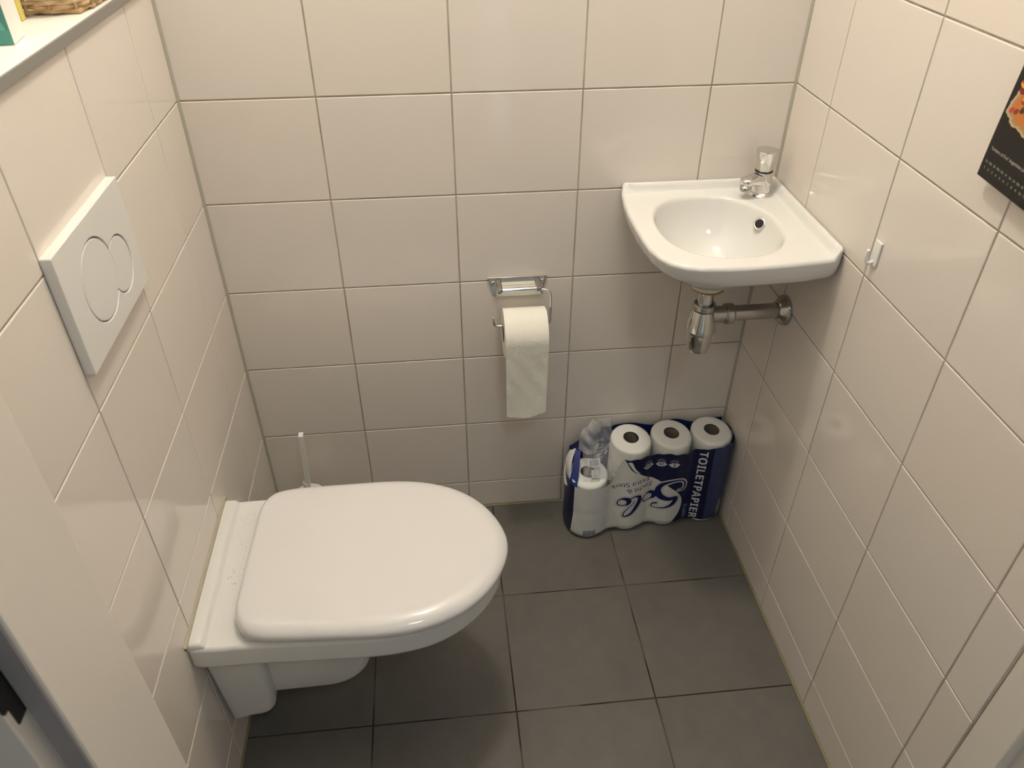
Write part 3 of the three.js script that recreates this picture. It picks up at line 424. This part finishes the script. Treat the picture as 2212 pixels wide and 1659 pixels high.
// ------------------------------------------------------------------ small hook and calendar on the right wall
{
  const t = thing('adhesive_hook', 'small white adhesive hook on the tiled wall beside the basin', 'hook', [RW, 0.948, 0.418]);
  part('back_plate', rbox(-0.0042, -0.0003, -0.021, 0.0215, -0.0085, 0.0105, 0.0012), M.whitePlastic, t);
  part('peg', capped([[-0.003, -0.0145, 0.001], [-0.0085, -0.0175, -0.001], [-0.0125, -0.0155, -0.003], [-0.0138, -0.008, -0.004], [-0.0138, 0.003, -0.004]], 0.0032, 24, 10), M.whitePlastic, t);
}
{
  const W = 0.23, H = 0.33, tex = canvasTex(1024, 1468, (c, w, h) => {
    const px = m => m / W * w; c.fillStyle = '#100d0b'; c.fillRect(0, 0, w, h);
    const B = h; // bottom
    const edge = [[0.0035, 0.084], [0.008, 0.1], [0.013, 0.115], [0.022, 0.142], [0.045, 0.168], [0.09, 0.186], [0.14, 0.182], [0.168, 0.15], [0.165, 0.11], [0.13, 0.078], [0.085, 0.066], [0.045, 0.0695], [0.018, 0.074], [0.0035, 0.084]];
    const shape = k => { c.beginPath(); catmull(edge.map(p => [0.088 + (p[0] - 0.088) * k, 0.124 + (p[1] - 0.124) * k]), 160).forEach((p, n) => { const w1 = 0.0009 * Math.sin(n * 0.55) + 0.0005 * Math.sin(n * 1.3); c.lineTo(px(p[0] + w1), B - px(p[1] + w1)); }); c.fill(); }; // round flatbread with topping, cropped by the picture edge
    c.fillStyle = '#c2a983'; shape(1); c.fillStyle = '#a98a64'; shape(0.955); c.fillStyle = '#c47a30'; shape(0.9);
    for (let n = 0; n < 260; n++) { const a = hash2(n, 1, 3) * 6.283, r = 0.97 * Math.sqrt(hash2(n, 2, 3)); c.fillStyle = ['#a8281e', '#c8452f', '#3a2413', '#dca24a', '#7c1d18', '#8a5526'][n % 6]; c.beginPath(); c.ellipse(px(0.088 + Math.cos(a) * r * 0.078), B - px(0.126 + Math.sin(a) * r * 0.054), px(0.003 + 0.004 * hash2(n, 3, 3)), px(0.002 + 0.003 * hash2(n, 4, 3)), a, 0, 7); c.fill(); }
    for (const [u, v, col] of [[0.013, 0.087, '#c23c3c'], [0.018, 0.097, '#d06a3a'], [0.021, 0.088, '#8e2f24'], [0.025, 0.105, '#d9913c'], [0.03, 0.092, '#3c2a1a']]) { c.fillStyle = col; c.beginPath(); c.ellipse(px(u), B - px(v), px(0.0045), px(0.003), -0.7, 0, 7); c.fill(); }
    c.fillStyle = '#d7cdbd'; c.font = `${px(0.0052)}px sans-serif`; c.textAlign = 'left'; c.fillText('"Embers of Fire" Argentina La Rioja', px(0.0055), B - px(0.036));
    c.textAlign = 'center'; const dn = ['Zo', 'Ma', 'Di', 'Wo', 'Do', 'Vr', 'Za'];
    for (let i = 0; i < 22; i++) { c.font = `${px(0.0042)}px sans-serif`; c.fillText(dn[i % 7], px(0.008 + i * 0.0083), B - px(0.0195)); c.font = `${px(0.0046)}px sans-serif`; c.fillText(String(i + 1), px(0.008 + i * 0.0083), B - px(0.0115)); }
  });
  const t = thing('wall_calendar', 'black wall calendar with a food photo hanging on the tiled wall', 'calendar', [RW - 0.0145, 1.1535, 0.594]); t.rotation.set(0, 0, 0);
  const N = 16, f = [], b = [], off = v => 0.0115 * smooth(0, 1, v) ; // hangs closer to the wall higher up
  for (let j = 0; j <= N; j++) { const v = j / N, y = v * H, r1 = []; for (let i = 0; i <= 8; i++) { const u = i / 8; r1.push(V(off(v) - 0.0008 * Math.sin(u * 3), y - 0.055 * u * W * 1, u * W + 0.02 * v * 0.5)); } f.push(r1); b.push(r1.map(p => p.clone().add(V(0.0018, 0, 0)))); }
  const front = loft(f, { closed: false, uv: (p, i, j) => [j / 8, i / N], flip: true });
  part('top_sheet', front, new THREE.MeshStandardMaterial({ map: tex, roughness: 0.45, side: THREE.DoubleSide }), t);
  part('page_stack', loft(b, { closed: false }), std({ color: lin(0.7, 0.68, 0.62), roughness: 0.8, side: THREE.DoubleSide }), t);
}

// ------------------------------------------------------------------ opened pack of toilet rolls in the corner
const COL = [[0.7955, 0.0865], [0.9005, 0.0705], [1.0050, 0.0640], [1.1090, 0.0615]], RR = 0.0518, RH = 0.0912;
{
  const geo = lathe([[0.0195, 0.0005], [RR - 0.004, 0.0005], [RR, 0.005], [RR, RH - 0.008], [RR - 0.0035, RH - 0.002], [RR - 0.01, RH - 0.0003], [0.0195, RH - 0.0003]], 48).scale(1, 1, 1.13);
  const core = lathe([[0.0195, 0.001], [0.0195, RH - 0.001], [0.0183, RH - 0.001], [0.0183, 0.001], [0.0195, 0.001]].reverse(), 32);
  const where = ['left end of the blue pack', 'blue pack beside the torn opening', 'blue pack between its neighbours', 'blue pack touching the corner wall'];
  let first = null;
  COL.forEach(([x, z], c) => { const n = c ? 3 : 2; for (let k = 0; k < n; k++) {
    let t; if (!first) { t = thing('packed_toilet_roll', '', 'toilet roll', [x, k * RH + 0.001, z], 'rolls in the opened pack'); part('paper_roll', geo, M.roll, t); part('core', core, M.core, t); first = t; }
    else { t = first.clone(); t.name = numbered('packed_toilet_roll'); scene.add(t); t.position.set(x, k * RH + 0.001, z); }
    t.rotation.y = 0; if (k < n - 1) t.scale.set(0.975, 1, 0.975); if (c === 1 && k === 2) { t.children[1].scale.set(0.78, 1, 1.0); }
    const lvl = n - 1 - k; t.userData = { category: 'toilet roll', group: 'rolls in the opened pack', label: lvl === 0 ? (c ? `top white toilet roll in the ${where[c]}` : 'lower white toilet roll under the torn opening at the left end of the pack') : `${lvl === 1 && n === 3 ? 'middle' : 'bottom'} toilet roll behind the printed film, ${where[c]}` };
  } });
}
{
  const t = thing('pack_wrapper', 'torn blue and white printed plastic wrapper around toilet rolls in the corner', 'packaging', [0, 0, 0]);
  // canvas covers pseudo-x 0.64..1.24 and y 0..0.285 in metres
  const PX0 = 0.64, PX1 = 1.24, PH = 0.285, K = 2048 / (PX1 - PX0);
  const tex = canvasTex(2048, Math.round(PH * K), (c, w, h) => {
    const X = x => (x - PX0) * K, Y = y => h - y * K, path = p => { c.beginPath(); p.forEach((q, i) => i ? c.lineTo(X(q[0]), Y(q[1])) : c.moveTo(X(q[0]), Y(q[1]))); };
    const spl = (p, n = 80) => catmull(p, n);
    c.fillStyle = '#e4e2dc'; c.fillRect(0, 0, w, h);
    const navy = '#0a1544', deep = '#070f36';
    c.fillStyle = navy; c.fillRect(0, 0, X(0.755), h);
    c.fillStyle = '#dfe0dd'; path([[0.752, 0.02], [0.76, 0.18], [0.85, 0.18], [0.85, 0.0], [0.752, 0.0]]); c.fill();
    const cv = [[0.872, 0.262], [0.8775, 0.2507], [0.8961, 0.2189], [0.9185, 0.202], [0.9502, 0.1783], [0.9803, 0.1601], [1.002, 0.1446], [1.025, 0.1209], [1.0382, 0.0979], [1.0415, 0.0736], [1.0364, 0.0458], [1.0187, 0.0126], [0.9952, -0.0131]];
    c.fillStyle = navy; path([...spl(cv), [1.24, -0.01], [1.24, 0.285], [0.872, 0.285]]); c.fill();
    c.fillStyle = '#e4e2dc'; path(spl([[0.8828, 0.2448], [0.8914, 0.2467], [0.9039, 0.2237], [0.9183, 0.2039], [0.9018, 0.2165], [0.8828, 0.2448]])); c.fill();
    c.fillStyle = '#343f6b'; path([[1.100, 0.285], [1.24, 0.285], [1.24, 0.0], [1.1045, 0.0]]); c.fill();
    c.fillStyle = deep; path([[1.093, 0.285], [1.1005, 0.285], [1.105, 0], [1.095, 0]]); c.fill();
    c.strokeStyle = '#c9c9c4'; c.lineWidth = 5; c.beginPath(); for (let i = 0; i < 9; i++) { c.moveTo(X(1.142 + i * 0.0022), Y(0.02)); c.lineTo(X(1.143 + i * 0.0022), Y(0.075 - 0.004 * (i % 3))); } c.stroke();
    // sideways words
    c.save(); c.translate(X(1.0685), Y(0.2495)); c.rotate(Math.PI / 2); c.fillStyle = '#e8e6df'; c.font = `bold ${0.0275 * K}px sans-serif`; c.textAlign = 'left'; const tw = c.measureText('TOILETPAPIER').width; c.scale(0.234 * K / tw, 1); c.fillText('TOILETPAPIER', 0, 0); c.restore();
    c.save(); c.translate(X(1.0505), Y(0.0665)); c.rotate(Math.PI / 2); c.fillStyle = '#c4c8d8'; c.font = `${0.0135 * K}px sans-serif`; const lw = c.measureText('3-LAAGS').width; c.scale(0.054 * K / lw, 1); c.fillText('3-LAAGS', 0, 0); c.restore();
    // upside down words
    const upside = (s, x, y, size, width, tilt, font) => { c.save(); c.translate(X(x), Y(y)); c.rotate(Math.PI + tilt); c.font = `${font} ${size * K}px sans-serif`; const m = c.measureText(s).width; c.scale(width * K / m, 1); c.fillText(s, 0, 0); c.restore(); };
    c.fillStyle = '#151c46'; c.textAlign = 'left'; upside('Extra Sterk', 0.9455, 0.1845, 0.0185, 0.1, -0.155, ''); upside('Zacht &', 0.956, 0.163, 0.0185, 0.07, -0.13, '');
    // badges
    const badge = (x, s) => { c.fillStyle = '#d6d6d2'; c.beginPath(); c.moveTo(X(x - 0.0145), Y(0.2215)); c.lineTo(X(x - 0.006), Y(0.2285)); c.lineTo(X(x + 0.006), Y(0.2285)); c.lineTo(X(x + 0.0145), Y(0.2215)); c.lineTo(X(x + 0.006), Y(0.2145)); c.lineTo(X(x - 0.006), Y(0.2145)); c.fill(); c.strokeStyle = '#b9bccb'; c.lineWidth = 4; c.beginPath(); c.arc(X(x - 0.001), Y(0.229), 0.0095 * K, Math.PI, 0); c.stroke(); c.beginPath(); c.arc(X(x - 0.001), Y(0.229), 0.0055 * K, Math.PI, 0); c.stroke(); c.fillStyle = '#20254a'; c.textAlign = 'center'; c.save(); c.translate(X(x), Y(0.2255)); c.rotate(Math.PI); c.font = `bold ${0.011 * K}px sans-serif`; c.fillText(s, 0, 0); c.restore(); };
    badge(0.939, '300'); badge(0.972, '24'); badge(1.003, '8');
    // brush-script word, upside down: strokes with a width that swells
    const stroke = (p, wd, col, grow) => { const q = spl(p, 120); c.fillStyle = col; for (let i = 0; i <= 120; i++) { const s = i / 120 * (wd.length - 1), k = Math.min(wd.length - 2, Math.floor(s)), f = s - k, r = ((wd[k] + (wd[k + 1] - wd[k]) * f) * 1.2 + grow) * K; c.beginPath(); c.arc(X(q[i][0]), Y(q[i][1]), r, 0, 7); c.fill(); } };
    const S = [[1.0252, 0.1306], [1.0308, 0.131], [1.0391, 0.1331], [1.042, 0.1453], [1.0353, 0.1604], [1.0203, 0.1672], [0.9996, 0.1639], [0.9839, 0.1541], [0.9738, 0.1378], [0.9742, 0.1222], [0.9844, 0.1084], [1.0, 0.1038], [1.0155, 0.1062], [1.0209, 0.1026], [1.019, 0.0927], [1.0101, 0.0809], [0.9939, 0.0716], [0.9754, 0.069], [0.9626, 0.0729], [0.9638, 0.0818], [0.9734, 0.0858]];
    const sw = [0.0012, 0.0018, 0.0026, 0.0026, 0.0018, 0.0024, 0.003, 0.0042, 0.0062, 0.0074, 0.0074, 0.006, 0.005, 0.006, 0.0062, 0.004, 0.0022, 0.0014, 0.0012, 0.0018, 0.0026];
    const el = (cx, cy, a, b, ang) => Array.from({ length: 25 }, (_, i) => { const q = i / 24 * 2 * Math.PI, x = Math.cos(q) * a, y = Math.sin(q) * b; return [cx + x * Math.cos(ang) - y * Math.sin(ang), cy + x * Math.sin(ang) + y * Math.cos(ang)]; });
    const ew = Array.from({ length: 25 }, (_, i) => 0.0015 + 0.0042 * Math.pow(Math.max(0, Math.cos(i / 24 * 2 * Math.PI)), 1.0));
    const l = [[0.9005, 0.1222], [0.9135, 0.127], [0.9235, 0.1235], [0.9245, 0.106], [0.914, 0.0801], [0.897, 0.0608], [0.8863, 0.0579], [0.8885, 0.0737], [0.9041, 0.0978], [0.913, 0.1108]], lw2 = [0.0016, 0.0022, 0.0042, 0.0052, 0.0048, 0.0026, 0.0016, 0.0014, 0.0013, 0.001];
    for (const [col, g] of [['#a9a6a8', 0.0042], ['#e9e8e4', 0.0026], ['#0d1552', 0]]) { stroke(S, sw, col, g); stroke(el(0.9495, 0.112, 0.0165, 0.0125, 0.5), ew, col, g); stroke(l, lw2, col, g); stroke(el(0.8825, 0.1085, 0.0155, 0.0115, 0.55), ew, col, g); }
    // barcode at the foot of the white panel
    c.fillStyle = '#3b3f75'; for (let i = 0, x = 0.781; x < 0.812; i++) { const b = 0.0006 + 0.0012 * hash2(i, 5, 9); c.fillRect(X(x), Y(0.033), b * K, 0.023 * K); x += b + 0.0005 + 0.0008 * hash2(i, 6, 9); }
    c.fillStyle = '#a8392c';
  });
  // plan curve of the film: hugs the fronts of the four columns, wraps both ends
  const plan = [[0.762, 0.03], [0.746, 0.055], [0.7415, 0.086], [0.749, 0.119], [0.770, 0.1405], [0.7965, 0.1468], [0.826, 0.139], [0.8475, 0.1265], [0.868, 0.1245], [0.9005, 0.1307], [0.932, 0.1235], [0.953, 0.1135], [0.976, 0.1165], [1.0055, 0.1243], [1.036, 0.1175], [1.058, 0.108], [1.08, 0.113], [1.1105, 0.1217], [1.140, 0.1125], [1.157, 0.092], [1.1634, 0.060], [1.158, 0.03]];
  const pc = catmull(plan, 150); const arcL = [0]; for (let i = 1; i < pc.length; i++) arcL.push(arcL[i - 1] + Math.hypot(pc[i][0] - pc[i - 1][0], pc[i][1] - pc[i - 1][1]));
  const li = pc.findIndex(p => p[0] > 0.7436 && p[1] > 0.115), ri = pc.findIndex(p => p[0] > 1.14 && p[1] < 0.1111);
  const pseudo = i => i < li ? pc[li][0] - (arcL[li] - arcL[i]) : i > ri ? pc[ri][0] + (arcL[i] - arcL[ri]) * 0.8 : pc[i][0];
  const NV = 28, cen = [0.985, 0.06];
  const topY = (i, x) => { const a = smooth(0.842, 0.876, x); const wob = 0.002 * Math.sin(x * 90) + 0.0015 * Math.sin(x * 211); return i < li ? 0.175 + 0.03 * (1 - i / li) : 0.1765 + (0.2545 - 0.1765) * a + wob * a + 0.012 * smooth(1.08, 1.1, x) * smooth(0.84, 1, a); };
  const rows = []; for (let j = 0; j <= NV; j++) { rows.push(pc.map((p, i) => { const y = j / NV * topY(i, p[0]), ins = 0.012 * (1 - smooth(0, 0.016, y)) - 0.0022 + 0.0008 * Math.exp(-Math.pow((y - RH) / 0.006, 2)) + 0.0008 * Math.exp(-Math.pow((y - 2 * RH) / 0.006, 2)) + 0.0005 * Math.sin(p[0] * 160 + y * 60) * smooth(0.02, 0.06, y); const dx = p[0] - cen[0], dz = (p[1] - cen[1]), l = Math.hypot(dx * 0.12, dz) || 1; return V(p[0] - dx * 0.12 / l * ins, y + 0.0008, p[1] - dz / l * ins); })); }
  const film = loft(rows, { closed: false, uv: (p, i, j) => [(pseudo(j) - PX0) / (PX1 - PX0), rows[i][j].y / PH] , flip: true });
  part('printed_film', film, phy({ map: tex, roughness: 0.34, side: THREE.DoubleSide }), t);
  // back sheet seen through the opening
  const btex = canvasTex(512, 1024, (c, w, h) => { c.fillStyle = '#12246b'; c.fillRect(0, 0, w, h); c.save(); c.translate(w * 0.6, h * 0.14); c.rotate(Math.PI / 2); c.fillStyle = '#b9bdc9'; c.font = `bold ${w * 0.24}px sans-serif`; c.fillText('TOILETPAPIER', 0, 0); c.restore(); });
  const back = []; for (let j = 0; j <= 12; j++) { const r = []; for (let i = 0; i <= 20; i++) { const u = i / 20, x = 0.757 + 0.118 * u, y = (0.265 - 0.05 * Math.pow(1 - u, 2)) * j / 12 + 0.001; r.push(V(x, y, 0.022 - 0.012 * smooth(0, 0.5, u) + 0.003 * Math.sin(u * 9 + j * 0.5))); } back.push(r); }
  part('back_film', loft(back, { closed: false, flip: true }), phy({ map: btex, roughness: 0.32, side: THREE.DoubleSide }), t);
  const strip = []; for (let j = 0; j <= 4; j++) { const r = []; for (let i = 0; i <= 24; i++) { const u = i / 24; r.push(V(0.87 + 0.285 * u, 0.001 + (0.262 + 0.006 * Math.sin(u * 14)) * j / 4, 0.0065 + 0.002 * Math.sin(u * 20))); } strip.push(r); }
  part('back_film', loft(strip, { closed: false, flip: true }), phy({ color: lin(0.012, 0.022, 0.13), roughness: 0.32, side: THREE.DoubleSide }), t);
  // torn white corner at the left end, with the blue edge behind it
  const quad = (fn, n, m) => { const rws = []; for (let j = 0; j <= m; j++) { const r = []; for (let i = 0; i <= n; i++) r.push(fn(i / n, j / m)); rws.push(r); } return loft(rws, { closed: false }); };
  const bil = (A, B, C, D, u, v) => V(...[0, 1, 2].map(k => (A[k] * (1 - u) + B[k] * u) * (1 - v) + (D[k] * (1 - u) + C[k] * u) * v));
  part('torn_flap', quad((u, v) => { const p = bil([0.7355, 0.15, 0.083], [0.744, 0.155, 0.108], [0.770, 0.228, 0.05], [0.757, 0.217, 0.033], u, v); p.x -= 0.006 * Math.sin(v * 3.1); p.z += 0.004 * Math.sin(u * 5 + v * 7); return p; }, 10, 16), phy({ color: lin(0.78, 0.77, 0.74), roughness: 0.35, side: THREE.DoubleSide }), t);
  part('torn_flap', quad((u, v) => { const p = bil([0.7415, 0.165, 0.110], [0.759, 0.174, 0.134], [0.779, 0.231, 0.057], [0.766, 0.229, 0.052], u, v); p.z += 0.005 * Math.sin(v * 3.1); return p; }, 8, 16), phy({ color: lin(0.02, 0.045, 0.22), roughness: 0.3, side: THREE.DoubleSide }), t);
  // clear crumpled film standing up over the opening and draped across the end column
  const crumple = (p, a, f) => { p.x += a * Math.sin(p.y * f + p.z * 61); p.z += a * Math.sin(p.y * f * 1.3 + p.x * 83) + a * 0.6 * Math.sin(p.x * 240 + p.y * 170); return p; };
  part('clear_film', quad((u, v) => crumple(bil([0.776, 0.222, 0.04], [0.822, 0.216, 0.052], [0.834, 0.300, 0.028], [0.814, 0.302, 0.022], u, v).add(V(-0.013 * Math.sin(v * 3.1) * (1 - u), 0.006 * Math.sin(u * 3.1) * v, 0.016 * Math.sin(u * 3.1))), 0.0022, 130), 26, 34), M.milkyFilm, t);
  part('clear_film', quad((u, v) => crumple(bil([0.82, 0.224, 0.05], [0.862, 0.262, 0.05], [0.858, 0.300, 0.02], [0.824, 0.303, 0.022], u, v), 0.002, 120), 20, 20), M.clearFilm, t);
  part('clear_film', quad((u, v) => crumple(bil([0.775, 0.1795, 0.128], [0.846, 0.179, 0.118], [0.868, 0.262, 0.062], [0.785, 0.224, 0.05], u, v).add(V(0, 0.012 * Math.sin(u * 3.1) * Math.sin(v * 3.1), 0)), 0.0012, 100), 26, 34), M.clearFilm, t);
  part('clear_film', quad((u, v) => crumple(bil([0.85, 0.182, 0.122], [0.888, 0.249, 0.1215], [0.872, 0.2715, 0.085], [0.846, 0.256, 0.06], u, v), 0.0008, 140), 16, 20), M.clearFilm, t);
  // printed labels on the clear film
  const label = (A, B, C, D, w, h, draw) => part('printed_label', loft([[V(...A), V(...B)], [V(...D), V(...C)]], { closed: false, uv: (p, i, j) => [j, i] }), std({ map: canvasTex(w, h, draw), roughness: 0.5, side: THREE.DoubleSide }), t);
  label([0.7925, 0.2055, 0.094], [0.8235, 0.2075, 0.094], [0.8245, 0.2205, 0.0795], [0.7935, 0.2185, 0.0795], 256, 128, (c, w, h) => { c.fillStyle = '#dcdcd8'; c.fillRect(0, 0, w, h); c.fillStyle = '#343a74'; for (let x = 26, i = 0; x < w - 20; i++) { const b = 3 + 9 * hash2(i, 7, 4); c.fillRect(x, 12, b, h - 24); x += b + 3 + 5 * hash2(i, 8, 4); } });
  label([0.7985, 0.1885, 0.1165], [0.8195, 0.1885, 0.1165], [0.8185, 0.2015, 0.099], [0.799, 0.2005, 0.099], 128, 128, (c, w, h) => { c.fillStyle = '#cfd0cc'; c.fillRect(0, 0, w, h); c.strokeStyle = '#4b4f5c'; c.lineWidth = 4; c.strokeRect(6, 6, w - 12, h - 12); c.fillStyle = '#4b4f5c'; for (let i = 0; i < 9; i++) c.fillRect(28 + i * 8, 80, 4, 26); for (let i = 0; i < 4; i++) c.fillRect(40, 24 + i * 13, 44 - 6 * i, 5); });
  label([0.795, 0.1735, 0.1405], [0.816, 0.1735, 0.139], [0.818, 0.1868, 0.1195], [0.7975, 0.1868, 0.1195], 128, 128, (c, w, h) => { c.fillStyle = '#c3c9ba'; c.fillRect(0, 0, w, h); c.strokeStyle = '#5d8264'; c.lineWidth = 4; c.strokeRect(4, 4, w - 8, h - 8); c.lineWidth = 7; c.beginPath(); c.arc(52, 66, 20, 0.5, 5); c.stroke(); c.beginPath(); c.moveTo(74, 84); c.lineTo(86, 44); c.lineTo(98, 84); c.stroke(); });
}

renderer.render(scene, camera);
